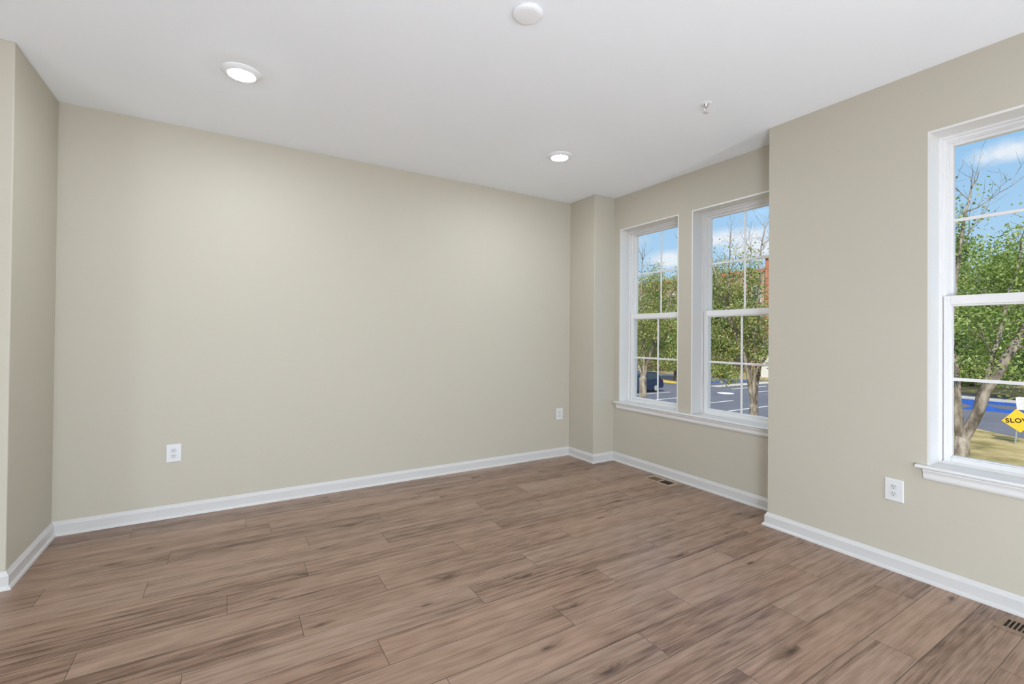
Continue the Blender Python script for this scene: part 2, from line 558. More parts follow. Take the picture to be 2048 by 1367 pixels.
def window(n, plane, yr, label):
    ya, yb = yr
    root = empty('window_%d' % n, (plane, (ya + yb) / 2, ZO0))
    structure(root, label, 'window')
    X = lambda d: plane + d
    # white lining of the opening (head and two sides)
    j = MB()
    j.box(X(0), X(.126), ya - LIN, ya, ZO0 - .001, ZO1 + LIN)
    j.box(X(0), X(.126), yb, yb + LIN, ZO0 - .001, ZO1 + LIN)
    j.box(X(0), X(.126), ya, yb, ZO1, ZO1 + LIN)
    j.build('jamb', M_TRIM_DAYLIT, root)
    f = MB()
    ring(f, X(.124), X(.225), ya - .006, yb + .006, ZO0 - .02, ZO1 + .006, .017, .033, .017)
    ring(f, X(.146), X(.222), ya + .010, yb - .010, ZO0 + .010, ZO1 - .010, .014, .014, .014)
    ring(f, X(.160), X(.219), ya + .022, yb - .022, ZO0 + .022, ZO1 - .022, .007, .007, .007)
    f.build('frame', M_VINYL, root, bevel=0.0015)
    yc = (ya + yb) / 2
    # upper sash (outer track)
    us = MB()
    ring(us, X(.178), X(.214), ya + .025, yb - .025, 1.470, ZO1 - .022, .019, .045, .022)
    u = us.build('upper_sash', M_VINYL, root, bevel=0.003)
    MB().box(X(.2045), X(.2085), ya + .042, yb - .042, 1.512, ZO1 - .042).build('glass_pane', M_GLASS, u)
    g = MB()
    g.box(X(.197), X(.2035), yc - .009, yc + .009, 1.514, ZO1 - .043)
    g.box(X(.1965), X(.2032), ya + .043, yb - .043, 1.938 - .009, 1.938 + .009)
    g.build('muntin', M_VINYL, u, bevel=0.003)
    # lower sash (inner track)
    ls = MB()
    ring(ls, X(.134), X(.172), ya + .016, yb - .016, ZO0 + .012, 1.523, .028, .030, .048)
    # glazing bead
    ring(ls, X(.142), X(.174), ya + .043, yb - .043, ZO0 + .041, 1.476, .006, .006, .010)
    ls.box(X(.126), X(.136), ya + .05, yb - .05, ZO0 + .034, ZO0 + .041)      # finger lift
    l = ls.build('lower_sash', M_VINYL, root, bevel=0.003)
    MB().box(X(.1665), X(.1705), ya + .046, yb - .046, ZO0 + .044, 1.470).build('glass_pane', M_GLASS, l)
    g = MB()
    g.box(X(.157), X(.1655), yc - .009, yc + .009, ZO0 + .046, 1.468)
    g.box(X(.1565), X(.165), ya + .045, yb - .045, 1.073 - .009, 1.073 + .009)
    g.build('muntin', M_VINYL, l, bevel=0.003)
    return root


window(1, XR, W1, 'white double-hung window with grilles nearest the corner column')
window(2, XR, W2, 'white double-hung window with grilles, partly behind the projecting wall')
window(3, XC, W3, 'white double-hung window at the right edge of the photo')


def sill(n, plane, ya, yb, ends, label):
    """stool with a rounded nose and a moulded apron below"""
    root = empty('trim_%d' % n, (plane, (ya + yb) / 2, ZO0 - .07))
    structure(root, label, 'window sill')
    stp = [(.124, .617), (-.026, .617), (-.031, .614), (-.033, .608), (-.031, .602), (-.026, .599), (.0, .598), (.0, .592), (.124, .592)]
    la, lb = ends
    mb = MB()
    mb.loft([[(plane + d, y, z) for d, z in stp[:7]] + [(plane - .0005, y, .597)] for y in (ya - la, yb + lb)])
    mb.build('stool', M_TRIM_DAYLIT, root)
    ap = [(-.0005, .598), (-.024, .598), (-.024, .590), (-.019, .584), (-.015, .574), (-.0145, .556), (-.012, .549), (-.008, .543), (-.0005, .541)]
    mb = MB()
    mb.loft([[(plane + d, y, z) for d, z in ap] for y in (ya - max(la - .03, .005), yb + max(lb - .03, .005))])
    mb.build('apron', M_TRIM_DAYLIT, root)
    for y0, y1 in SILLS[n]:
        MB().box(plane - .0004, plane + .126, y0 + .0005, y1 - .0005, .590, .6168).build('sill_board', M_TRIM_DAYLIT, root)


SILLS = {1: (W1, W2), 2: (W3,)}
sill(1, XR, W2[0], W1[1], (.06, .070), 'long white window stool and apron under the pair of windows')
sill(2, XC, W3[0], W3[1], (.055, .055), 'white window stool and apron under the right window')


# ------------------------------------------------------------------ ceiling fittings
def lamp(x, y, label):
    root = empty('recessed_light', (x, y, H))
    tag(root, label, 'ceiling light', 'recessed ceiling lights')
    t = MB()
    t.lathe((x, y, H), [(.0655, -.004), (.0655, -.0165), (.068, -.0180), (.074, -.0172), (.090, -.0105), (.097, -.005), (.100, -.002), (.100, 0.0)], 64, caps=False)
    t.build('trim_ring', M_DISC, root, smooth=True)
    t = MB()
    t.lathe((x, y, H), [(.065, -.006), (.065, -.0168), (.063, -.0190), (.053, -.0212), (.036, -.0226), (.018, -.0232), (.001, -.0234)], 64)
    t.build('lens', M_LENS, root, smooth=True)


lamp(.047, 2.997, 'lit round recessed ceiling light on the left, nearer the viewer')
lamp(2.268, 2.997, 'lit round recessed ceiling light near the corner column')

root = empty('cover_plate', (1.134, 1.746, H))
tag(root, 'round white disc with a rounded rim on the ceiling at the top edge', 'cover plate')
MB().lathe((1.134, 1.746, H), [(.066, 0), (.070, -.002), (.070, -.004)], 64).build('backing_ring', M_DISC, root)
MB().lathe((1.134, 1.746, H), [(.069, -.0045), (.0685, -.008), (.066, -.012), (.056, -.017), (.048, -.0185), (.02, -.019), (.001, -.019)], 64
           ).build('disc', M_DISC, root, smooth=True)

sx, sy = 2.522, 1.836
root = empty('fire_sprinkler', (sx, sy, H))
tag(root, 'small fire sprinkler head with round white escutcheon on the ceiling', 'sprinkler')
MB().lathe((sx, sy, H), [(.014, -.004), (.020, -.003), (.031, -.003), (.034, -.0015), (.0345, 0)], 40, caps=False).build('escutcheon', M_DISC, root, smooth=True)
MB().lathe((sx, sy, H), [(.014, 0), (.014, -.005), (.011, -.007), (.010, -.018), (.007, -.020), (.006, -.024)], 24).build('body', M_METAL, root, smooth=True)
fr = MB()
for s in (-1, 1):
    fr.tube([(sx + s * .009, sy, H - .018), (sx + s * .014, sy, H - .030), (sx + s * .012, sy, H - .042), (sx + s * .003, sy, H - .050)],
            [.0026, .0028, .0026, .0026], 8)
fr.build('yoke', M_CHROME, root, smooth=True)
MB().tube([(sx, sy, H - .023), (sx, sy, H - .049)], [.0026, .0026], 10).build('glass_bulb', plain('bulb_clear', (.70, .55, .50), .1), root, smooth=True)
MB().lathe((sx, sy, H), [(.003, -.048), (.004, -.052), (.0145, -.0535), (.015, -.055), (.002, -.056)], 24).build('deflector', M_CHROME, root, smooth=True)


# ------------------------------------------------------------------ outlets (built facing -Y at the origin, then placed)
def local(mb, fn):
    for v in mb.bm.verts:
        v.co = fn(v.co)
    return mb


def outlet(loc, rot, label):
    R = Matrix.Rotation(rot, 3, 'Z')
    L = Vector(loc)
    tr = lambda c: L + R @ c
    root = empty('wall_outlet', loc)
    tag(root, label, 'outlet', 'white duplex wall outlets')
    hw, hh = .0437, .0622
    p = MB()
    prof = [(0, 0.0), (0, -.003), (.002, -.0055), (.006, -.0066)]
    rings = []
    for ins, y in prof:
        rings.append([(-hw + ins, y, -hh + ins), (hw - ins, y, -hh + ins), (hw - ins, y, hh - ins), (-hw + ins, y, hh - ins)])
    p.loft(rings)
    local(p, tr).build('cover_plate', M_PLASTIC, root, bevel=.0012)
    for zc in (.0195, -.0195):
        r = MB()
        pts = []
        for k in range(40):                       # round face flattened at top and bottom
            a = 2 * math.pi * k / 40
            pts.append((.0172 * math.cos(a), max(-.0138, min(.0138, .0172 * math.sin(a)))))
        r.loft([[(x, -.0066, zc + z) for x, z in pts], [(x, -.0082, zc + z) for x, z in pts],
                [(x * .94, -.0088, zc + z * .94) for x, z in pts]])
        ro = local(r, tr).build('receptacle', M_RECEPT, root)
        for sx_, hh_ in ((-.0063, .0042), (.0063, .0034)):
            local(MB().box(sx_ - .0011, sx_ + .0011, -.0091, -.0080, zc + .004 - hh_, zc + .004 + hh_), tr).build('slot', M_SLOT, ro)
        gh = MB()
        gp = [(.0026 * math.cos(2 * math.pi * k / 16), max(-.0018, .0026 * math.sin(2 * math.pi * k / 16))) for k in range(16)]
        gh.loft([[(x, -.0080, zc - .0072 + z) for x, z in gp], [(x, -.0091, zc - .0072 + z) for x, z in gp]])
        local(gh, tr).build('ground_hole', M_SLOT, ro)
    s = MB()
    sp = [(.0028 * math.cos(2 * math.pi * k / 16), .0028 * math.sin(2 * math.pi * k / 16)) for k in range(16)]
    s.loft([[(x, -.0064, z) for x, z in sp], [(x, -.0076, z) for x, z in sp]])
    local(s, tr).build('screw', M_PLASTIC, root)


outlet((-.313, YB, .445), 0, 'white outlet on the long wall, left of the room')
outlet((3.054, YB, .449), 0, 'white outlet on the long wall beside the corner column')
outlet((XC, 1.103, .444), -math.pi / 2, 'white outlet below the window at the right edge')

# ------------------------------------------------------------------ floor registers
vx0, vx1, vy0, vy1 = 3.256, 3.408, 2.716, 2.996
root = empty('floor_register', ((vx0 + vx1) / 2, (vy0 + vy1) / 2, 0))
tag(root, 'wooden floor vent with one dark open half by the recessed window wall', 'floor vent')
f = MB()
ym = (vy0 + vy1) / 2 - .004
for (a, b, c, d) in ((vx0, vx0 + .014, vy0, vy1), (vx1 - .040, vx1, vy0, vy1), (vx0 + .014, vx1 - .040, vy0, vy0 + .018),
                     (vx0 + .014, vx1 - .040, vy1 - .022, vy1), (vx0 + .014, vx1 - .040, ym - .006, ym + .006)):
    f.box(a, b, c, d, 0.0002, .006)
f.build('frame', M_VENTEDGE, root)
MB().box(vx0 + .0145, vx1 - .0405, ym + .0065, vy1 - .0225, .0002, .0022).build('insert_panel', M_VENTIN, root)
MB().box(vx0 + .0145, vx1 - .0405, vy0 + .0185, ym - .0065, .0002, .0012).build('duct_shade_plate', M_DUCTSHADE, root)  # flat dark plate on the floor, painted shade in place of a recess

qx0, qx1, qy1 = 2.963, 3.103, .661
qy0 = qy1 - .31
root = empty('slotted_floor_register', ((qx0 + qx1) / 2, (qy0 + qy1) / 2, 0))
tag(root, 'slotted wooden floor vent by the right wall at the bottom edge', 'floor vent')
f = MB()
f.box(qx0, qx0 + .024, qy0, qy1, .0002, .006)
f.box(qx1 - .022, qx1, qy0, qy1, .0002, .006)
f.box(qx0 + .024, qx1 - .022, qy1 - .026, qy1, .0002, .006)
f.box(qx0 + .024, qx1 - .022, qy0, qy0 + .026, .0002, .006)
f.build('frame', M_VENT, root)
ns = 18
pit = (.31 - .052) / ns
for k in range(ns - 1):
    yk = qy1 - .026 - (k + 1) * pit
    MB().box(qx0 + .024, qx1 - .022, yk - .0016, yk + .0030, .0012, .006).build('slat', M_VENT, root)
MB().box(qx0 + .0242, qx1 - .0222, qy0 + .0262, qy1 - .0262, .0002, .001).build('duct_shade_plate', M_DUCTSHADE, root)  # dark sheet under the slats, shade given by its colour

# ================================================================== OUTDOORS
M_ASPHALT = noisy('asphalt', [(.130, .135, .166), (.158, .164, .200)], 0.5, 0.9, 8.0, 0.0, lo=.35, hi=.65)
M_DRYGRASS = noisy('dry_grass', [(.19, .165, .065), (.35, .28, .125), (.46, .37, .19)], 0.7, 1.0, 10.0, 0.0, lo=.36, hi=.62)
M_STRIPE = plain('white_road_paint', (.80, .80, .80), .7)
M_BLUE = noisy('blue_road_paint', [(.016, .07, .36), (.035, .14, .56)], 1.6, .7, 5.0)
M_CONCRETE = noisy('concrete', [(.50, .47, .42), (.60, .57, .52)], 1.2, .9)
M_YELLOWCURB = noisy('yellow_curb_paint', [(.75, .50, .06), (.85, .66, .16)], 1.5, .7)
M_BARK = noisy('mottled_bark', [(.10, .082, .066), (.27, .225, .18), (.44, .385, .32)], 5.0, .9, 6.0, 0.5, (1, 1, .4), .36, .62)
M_BARKDARK = noisy('dark_bark', [(.06, .048, .044), (.16, .13, .115), (.33, .285, .25)], 5.0, .9, 5.0, 0.5, (1, 1, .5), .32, .7)


def leaf_material(name, cols):
    m, t = material(name)
    g = t.n('ShaderNodeNewGeometry')
    col = t.ramp(g.outputs['Random Per Island'], [(i / max(1, len(cols) - 1), c) for i, c in enumerate(cols)])
    df = t.n('ShaderNodeBsdfDiffuse', i_Color=col)
    tl = t.n('ShaderNodeBsdfTranslucent', i_Color=col)
    gl = t.n('ShaderNodeBsdfGlossy', i_Roughness=0.4, i_Color=(.9, .95, .9, 1))
    mx = t.n('ShaderNodeMixShader', i_0=.35, i_1=df.outputs[0], i_2=tl.outputs[0])
    mx = t.n('ShaderNodeMixShader', i_0=.03, i_1=mx.outputs[0], i_2=gl.outputs[0])
    t.n('ShaderNodeOutputMaterial', i_Surface=mx.outputs[0])
    return m


M_LEAF = leaf_material('leaf_green', [(.10, .18, .035), (.29, .40, .09), (.17, .28, .055), (.48, .56, .19), (.23, .34, .08), (.60, .64, .30)])
M_LEAFMIX = leaf_material('leaf_turning', [(.12, .19, .045), (.33, .42, .11), (.20, .29, .07), (.50, .53, .20), (.26, .36, .09), (.60, .56, .26), (.32, .41, .12), (.42, .44, .17), (.56, .30, .12)])
M_LEAFDARK = leaf_material('leaf_dark', [(.075, .13, .035), (.15, .22, .055), (.10, .17, .045), (.24, .31, .09), (.13, .19, .055)])
M_LEAFRED = leaf_material('leaf_red', [(.60, .12, .05), (.70, .24, .06), (.50, .10, .06)])


def foliage(name, pts, size, mat, rng, parent, aspect=.62):
    """one mesh of folded leaves at the given points"""
    pts = np.asarray(pts)
    n = len(pts)
    ax = rng.normal(size=(n, 3)); ax /= np.linalg.norm(ax, axis=1)[:, None]
    tmp = rng.normal(size=(n, 3))
    sd_ = np.cross(ax, tmp); sd_ /= np.linalg.norm(sd_, axis=1)[:, None]
    nr = np.cross(ax, sd_)
    sz = size * rng.uniform(.65, 1.35, n)[:, None]
    v = np.empty((n, 4, 3))
    v[:, 0] = pts - ax * sz * .5
    v[:, 1] = pts + sd_ * sz * aspect * .5 + nr * sz * .12
    v[:, 2] = pts + ax * sz * .5
    v[:, 3] = pts - sd_ * sz * aspect * .5 + nr * sz * .12
    me = bpy.data.meshes.new(name)
    me.vertices.add(n * 4)
    me.vertices.foreach_set('co', v.reshape(-1))
    me.loops.add(n * 4)
    me.loops.foreach_set('vertex_index', np.arange(n * 4))
    me.polygons.add(n)
    me.polygons.foreach_set('loop_start', np.arange(n) * 4)
    me.polygons.foreach_set('loop_total', np.full(n, 4))
    me.update(calc_edges=True)
    me.materials.append(mat)
    o = bpy.data.objects.new(name, me)
    COL.objects.link(o)
    o.parent = parent
    o.matrix_parent_inverse = Matrix.Translation(-Vector(parent.location))
    return o


ACROSS = Vector((rgt.x, rgt.y, 0))            # a horizontal direction used to describe the limbs' spread
DEEP = Vector((fwd.x, fwd.y, 0)).normalized()


def branch(mb, rng, p, d, length, r, level, tips, up=.25):
    """a limb that wanders, sheds side branches and ends in twigs"""
    n = 5
    pts, rads = [Vector(p)], [r]
    d = Vector(d).normalized()
    for i in range(n):
        d = (d + Vector(rng.normal(0, .13, 3)) + Vector((0, 0, up * .25))).normalized()
        pts.append(pts[-1] + d * length / n)
        rads.append(max(.004, r * (1 - .72 * (i + 1) / n)))
    mb.tube(pts, rads, 7 if level < 2 else 4)
    if level >= 3:
        tips += [pts[3], pts[-1]]
        return
    k = (4, 4, 3)[level]
    for j in range(k):
        i = 1 + (j * (n)) // k
        q = pts[i]
        a = Vector(rng.normal(0, 1, 3)); a.z = abs(a.z) * .5
        a = (a - d * a.dot(d)).normalized()
        nd = (d * .75 + a * .85).normalized()
        branch(mb, rng, q, nd, length * rng.uniform(.45, .62), rads[i] * .58, level + 1, tips, up)
    tips.append(pts[-1])


def pear_tree(x, y, label, limbs, fork, rt, seed, crown, nleaf, leafmat, low, top, trunk_lean=0.0, twig_len=1.0, keepout=7):
    rng = np.random.default_rng(seed)
    base = Vector((x, y, LOT))
    root = empty('street_tree', base)
    tag(root, label, 'tree', 'trees along the building')
    mb = MB()
    f = base + Vector((0, 0, fork - LOT)) + ACROSS * trunk_lean
    mb.tube([base - Vector((0, 0, .2)), base + Vector((0, 0, .25)), base.lerp(f, .5), base.lerp(f, .85), f + Vector((0, 0, .02)), f + Vector((0, 0, .12))],
            [rt * 1.5, rt * 1.12, rt, rt * 1.03, rt * .95, rt * .3], 14)
    mb.build('trunk', M_BARK, root, smooth=True)
    tips = []
    lb = MB()
    for r0, pl in limbs:
        pts = [base.lerp(f, .62), f - Vector((0, 0, .1))] + [base + ACROSS * a + DEEP * b + Vector((0, 0, z - LOT)) for a, b, z in pl]
        rads = [r0 * (1 - .75 * max(0, i - 1) / (len(pts) - 2)) for i in range(len(pts))]
        dense, dr = [], []
        for i in range(len(pts) - 1):
            for k in range(3):
                t = k / 3
                w = Vector(rng.normal(0, .025, 3)) if k else Vector()
                dense.append(pts[i].lerp(pts[i + 1], t) + w)
                dr.append(rads[i] + (rads[i + 1] - rads[i]) * t)
        dense.append(pts[-1]); dr.append(rads[-1])
        lb.tube(dense, dr, 9)
        for i in range(keepout, len(dense) - 1):
            if rng.random() < .85:
                d = (dense[i + 1] - dense[i - 1]).normalized()
                a = Vector(rng.normal(0, 1, 3)); a.z = abs(a.z) * .3
                a = (a - d * a.dot(d)).normalized()
                branch(lb, rng, dense[i], d * .55 + a, rng.uniform(.8, 1.35), dr[i] * .5, 1, tips)
        d = (dense[-1] - dense[-3]).normalized()
        for _ in range(3):
            branch(lb, rng, dense[-1], d + Vector(rng.normal(0, .3, 3)), twig_len * rng.uniform(.6, 1.2), .014, 2, [], .35)
    lb.build('branches', M_BARK, root, smooth=True)
    tips = np.array([[t.x, t.y, t.z] for t in tips])
    # leaves cluster round the twigs and fill an oval crown, thin at the top
    (ca, cb, cz), (ra, rb, rz) = crown
    c = base + ACROSS * ca + DEEP * cb
    c = np.array([c.x, c.y, cz])
    n1 = int(nleaf * .55)
    P1 = tips[rng.integers(0, len(tips), n1)] + rng.normal(0, .16, (n1, 3))
    n2 = int(nleaf * 1.6)
    q = rng.normal(size=(n2, 3)); q /= np.linalg.norm(q, axis=1)[:, None]
    q *= rng.uniform(.25, 1, n2)[:, None] ** .5
    clump = rng.normal(size=(90, 3)); clump /= np.linalg.norm(clump, axis=1)[:, None]
    clump *= rng.uniform(.2, 1, 90)[:, None] ** .45
    q = clump[rng.integers(0, 90, n2)] + rng.normal(0, .085, (n2, 3))
    A, Dp = np.array(ACROSS), np.array(DEEP)
    P2 = c + q[:, :1] * ra * A + q[:, 1:2] * rb * Dp + q[:, 2:] * rz * np.array([0, 0, 1.0])
    P = np.vstack([P1, P2])
    keep = (P[:, 2] > low) & (rng.random(len(P)) < np.clip((top - P[:, 2]) / 1.6, .0, 1.0))
    foliage('foliage', rng.permutation(P[keep])[:nleaf], .082, leafmat, rng, root)
    return root


def round_tree(name, x, y, h, rx, ry, rz, label, mat, seed, n, leaf, trunk=.16, group='trees beyond the parking lot', base=LOT, cat='tree'):
    rng = np.random.default_rng(seed)
    root = empty(name, (x, y, base))
    tag(root, label, cat, group)
    tips = []
    mb = MB()
    cz = base + h - rz
    mb.tube([(x, y, base - .1), (x + .05, y, base + (h - rz) * .5), (x, y + .05, cz)], [trunk * 1.3, trunk, trunk * .8], 9)
    for _ in range(9):
        d = rng.normal(0, 1, 3); d[2] = abs(d[2]) + .25
        branch(mb, rng, (x, y, max(base + .1, cz - rz * .35 * rng.random())), d, min(rx, rz) * .95, trunk * .45, 2, tips)
    mb.build('trunk', M_BARKDARK, root, smooth=True)
    k = 70
    cl = rng.normal(size=(k, 3)); cl /= np.linalg.norm(cl, axis=1)[:, None]
    cl *= rng.uniform(.15, 1, k)[:, None] ** .4
    q = cl[rng.integers(0, k, n)] + rng.normal(0, .16, (n, 3))
    P = np.array([x, y, cz]) + q * np.array([rx, ry, rz])
    P = P[P[:, 2] > base + .05]
    foliage('foliage', P, leaf, mat, rng, root)
    return root


# ---- ground
g = MB().box(4.5, 140, -40, 130, LOT - .4, LOT)
lot = structure(g.build('parking_lot', M_ASPHALT), 'grey asphalt parking lot seen through the windows', 'parking lot')


def slab(name, pts, z0, z1, mat, parent=None, label=None, cat=None):
    mb = MB()
    mb.loft([[(px, py, z0) for px, py in pts], [(px, py, z1) for px, py in pts]])
    o = mb.build(name, mat, parent)
    if parent is None:
        structure(o, label, cat)
    return o


slab('lawn', [(4.6, -30), (27.5, -30), (27.5, 0), (29.9, 5.6), (31.4, 7.6), (30.0, 9.6), (25.0, 10.6), (23.6, 12), (23.6, 60), (4.6, 60)], LOT, LOT + .06, M_DRYGRASS,
     label='dry grass verge between the building and the lot', cat='lawn')
slab('far_lawn', [(52, -30), (138, -30), (138, 128), (44, 128), (44, 40.5), (47, 34), (46.5, 30.4), (52, 14)], LOT, LOT + .08, M_DRYGRASS,
     label='dry grass beyond the parking lot', cat='lawn')
isl = slab('curb_island', [(36.6, 29.0), (38.6, 29.0), (38.4, 33.5), (36.9, 33.5)], LOT, LOT + .12, M_DRYGRASS, label='grass island with a yellow painted curb', cat='curb')
mb = MB()
mb.box(36.35, 36.6, 28.8, 33.7, LOT, LOT + .16)
mb.box(36.35, 38.8, 28.8, 29.0, LOT, LOT + .16)
mb.build('curb', M_YELLOWCURB, isl)['label'] = 'yellow painted curb edge'
slab('concrete_walk', [(37.3, 25.7), (46.5, 25.4), (46.5, 26.7), (37.3, 26.7)], LOT, LOT + .02, M_CONCRETE, label='pale concrete walk crossing the far stalls', cat='walk')
slab('far_walk', [(46.9, 3), (48.4, 3), (48.4, 24.5), (46.9, 24.5)], LOT, LOT + .1, M_CONCRETE, label='pale concrete walk along the far stalls', cat='walk')
for ys in (28.0, 25.2, 22.55, 19.75, 17.0, 14.3):                       # near row of stalls
    MB().box(25.2, 30.3, ys - .06, ys + .06, LOT, LOT + .008).build('stall_line', M_STRIPE, lot)
for ys in (24.2, 21.9, 19.4, 16.8):                                     # far row
    MB().box(37.0, 42.2, ys - .07, ys + .07, LOT, LOT + .008).build('stall_line', M_STRIPE, lot)
MB().lathe((33.7, 22.6, LOT), [(.62, 0), (.62, .012), (.01, .014)], 28).build('round_marking', M_STRIPE, lot)
for pts in ([(41.2, 28.4), (45.6, 27.2), (45.6, 28.3), (41.2, 29.6)], [(39.4, 28.7), (41.0, 28.3), (41.0, 29.5), (39.4, 29.8)],
            [(40.2, 7.0), (42.3, 7.0), (42.3, 10.4), (40.2, 10.4)], [(44.8, 5.0), (47.0, 5.0), (47.0, 12.5), (44.8, 12.5)],
            [(42.3, 9.2), (44.8, 10.6), (44.8, 11.8), (42.3, 10.4)]):
    slab('blue_marking', pts, LOT + .001, LOT + .012, M_BLUE, lot)

# ---- warning sign by the kerb
SGX, SGY = 28.24, 5.64
root = empty('road_sign', (SGX, SGY, LOT))
tag(root, 'yellow diamond SLOW sign on a thin post with a white notice above it', 'sign')
face = Vector((-SGX, -SGY, 0)).normalized()          # the sign looks at the building
side = Vector((-face.y, face.x, 0))
if side.dot(ACROSS) < 0:
    side = -side
mb = MB()
lean = side * .13
mb.tube([Vector((SGX, SGY, LOT - .1)), Vector((SGX, SGY, LOT)) + lean * 1.0 + Vector((0, 0, 2.05))], [.03, .03], 10)
mb.build('post', plain('galvanised_post', (.42, .46, .45), .5, .4), root)
sc = Vector((SGX, SGY, -2.06)) + lean * .75 + face * .035


def panel(c, corners, th, name, mat, tilt):
    ct, st = math.cos(tilt), math.sin(tilt)
    P = [c + side * (a * ct - b * st) + Vector((0, 0, 1)) * (a * st + b * ct) for a, b in corners]
    mb_ = MB()
    mb_.loft([[p for p in P], [p + face * th for p in P]])
    return mb_.build(name, mat, root)


M_SIGNY = plain('yellow_sign', (.90, .58, .045), .4)
M_BLACK = plain('sign_black', (.018, .018, .018), .5)
hd = .49
dm = panel(sc, [(0, -hd), (hd, 0), (0, hd), (-hd, 0)], .006, 'diamond_panel', M_SIGNY, .12)
dm['label'] = 'yellow diamond panel with black lettering'
wp = panel(sc + Vector((0, 0, .74)) + lean * .3 + side * .24, [(-.34, -.26), (.34, -.26), (.34, .26), (-.34, .26)], .006, 'notice_panel', plain('white_sign', (.85, .85, .85), .4), .08)
ln = MB()
wc = sc + Vector((0, 0, .74)) + lean * .3 + side * .24
for k, hwid in enumerate((.26, .22, .26, .18)):
    zz = .16 - k * .1
    ln.loft([[wc + side * a + Vector((0, 0, 1)) * (zz + b + a * .08) + face * o for a, b in ((-hwid, -.012), (hwid, -.012), (hwid, .012), (-hwid, .012))] for o in (.0055, .0075)])
ln.build('notice_print', plain('faded_print', (.55, .55, .57), .6), root)
cu = bpy.data.curves.new('lettering', 'FONT')
cu.body = 'SLOW'
cu.size = .25
cu.align_x = 'CENTER'
cu.align_y = 'CENTER'
cu.extrude = .003
cu.offset = .006
cu.space_character = 1.12
to = bpy.data.objects.new('lettering_curve', cu)
COL.objects.link(to)
bpy.context.view_layer.update()
me = bpy.data.meshes.new_from_object(to.evaluated_get(bpy.context.evaluated_depsgraph_get()))
bpy.data.objects.remove(to)
me.materials.clear()
me.materials.append(M_BLACK)
lt = bpy.data.objects.new('lettering', me)
COL.objects.link(lt)
lt.parent = dm
ct, st = math.cos(.12), math.sin(.12)
ex = side * ct + Vector((0, 0, st))
ez = side * -st + Vector((0, 0, ct))
ey = face
Mx = Matrix(((ex.x, ez.x, ey.x, 0), (ex.y, ez.y, ey.y, 0), (ex.z, ez.z, ey.z, 0), (0, 0, 0, 1)))
lt.matrix_parent_inverse = dm.matrix_parent_inverse.copy()
lt.matrix_parent_inverse = (Matrix.Translation(Vector(root.location)) @ dm.matrix_parent_inverse).inverted()
lt.matrix_basis = Matrix.Translation(sc + face * .010) @ Mx

# ---- parked car
CX, CY = 25.75, 25.75                                # front left corner of its footprint
root = empty('parked_car', (CX + 2.25, CY + .9, LOT))
tag(root, 'dark blue parked car behind the tree trunk in the left window', 'car')
M_CAR = plain('car_paint', (.025, .045, .10), .18, .3)
M_CARGLASS = plain('car_glass', (.05, .07, .09), .05)
M_TYRE = plain('tyre', (.02, .02, .02), .8)
M_RIM = plain('alloy_rim', (.75, .76, .78), .3, .6)
body = [(.05, .35), (.0, .62), (.10, .86), (1.10, 1.02), (4.28, 1.02), (4.42, .80), (4.48, .55), (4.40, .32), (3.95, .28), (3.92, .45), (3.72, .66), (3.46, .66),
        (3.26, .45), (3.23, .24), (1.30, .24), (1.27, .45), (1.07, .66), (.81, .66), (.61, .45), (.58, .28)]
mb = MB()
for (ya, yb, k) in ((0, 1.8, 1),):
    mb.loft([[(CX + px, CY + ya + (.04 if pz > .9 else 0), LOT + pz) for px, pz in body], [(CX + px, CY + yb - (.04 if pz > .9 else 0), LOT + pz) for px, pz in body]])
mb.build('body', M_CAR, root, bevel=.03)
cab = [(1.15, 1.0), (1.95, 1.52), (2.4, 1.60), (3.5, 1.60), (4.0, 1.50), (4.30, 1.0)]
mb = MB()
mb.loft([[(CX + px, CY + .05 + (pz - 1.0) * .28, LOT + pz) for px, pz in cab], [(CX + px, CY + 1.75 - (pz - 1.0) * .28, LOT + pz) for px, pz in cab]])
mb.build('cabin', M_CAR, root, bevel=.03)
for yy, sgn in ((CY + .05, -1), (CY + 1.75, 1)):
    for wn in ([(1.45, 1.06), (2.02, 1.46), (2.60, 1.52), (2.60, 1.06)], [(2.68, 1.06), (2.68, 1.52), (3.42, 1.52), (3.95, 1.40), (4.08, 1.06)]):
        mb = MB()
        mb.loft([[(CX + px, yy - sgn * (pz - 1.0) * .28 + sgn * o, LOT + pz) for px, pz in wn] for o in (-.02, .006)])
        mb.build('side_window', M_CARGLASS, root)
MB().box(CX + 4.36, CX + 4.45, CY + .05, CY + .32, LOT + .78, LOT + .98).build('tail_light', plain('tail_red', (.45, .02, .02), .2), root)
for wx in (.94, 3.59):
    for wy, sg in ((CY + .01, -1), (CY + 1.79, 1)):
        def wheel(prof):
            m_ = MB()
            m_.loft([[(CX + wx + r * math.cos(2 * math.pi * k / 28), wy + sg * o, LOT + .33 + r * math.sin(2 * math.pi * k / 28)) for k in range(28)] for r, o in prof])
            return m_
        w = wheel([(.30, -.2), (.33, -.17), (.33, -.02), (.30, .0), (.23, .0), (.22, -.03)]).build('wheel', M_TYRE, root)
        wheel([(.21, -.029), (.21, .002), (.19, .004), (.16, -.01), (.05, .006), (.02, .01)]).build('rim', M_RIM, w)

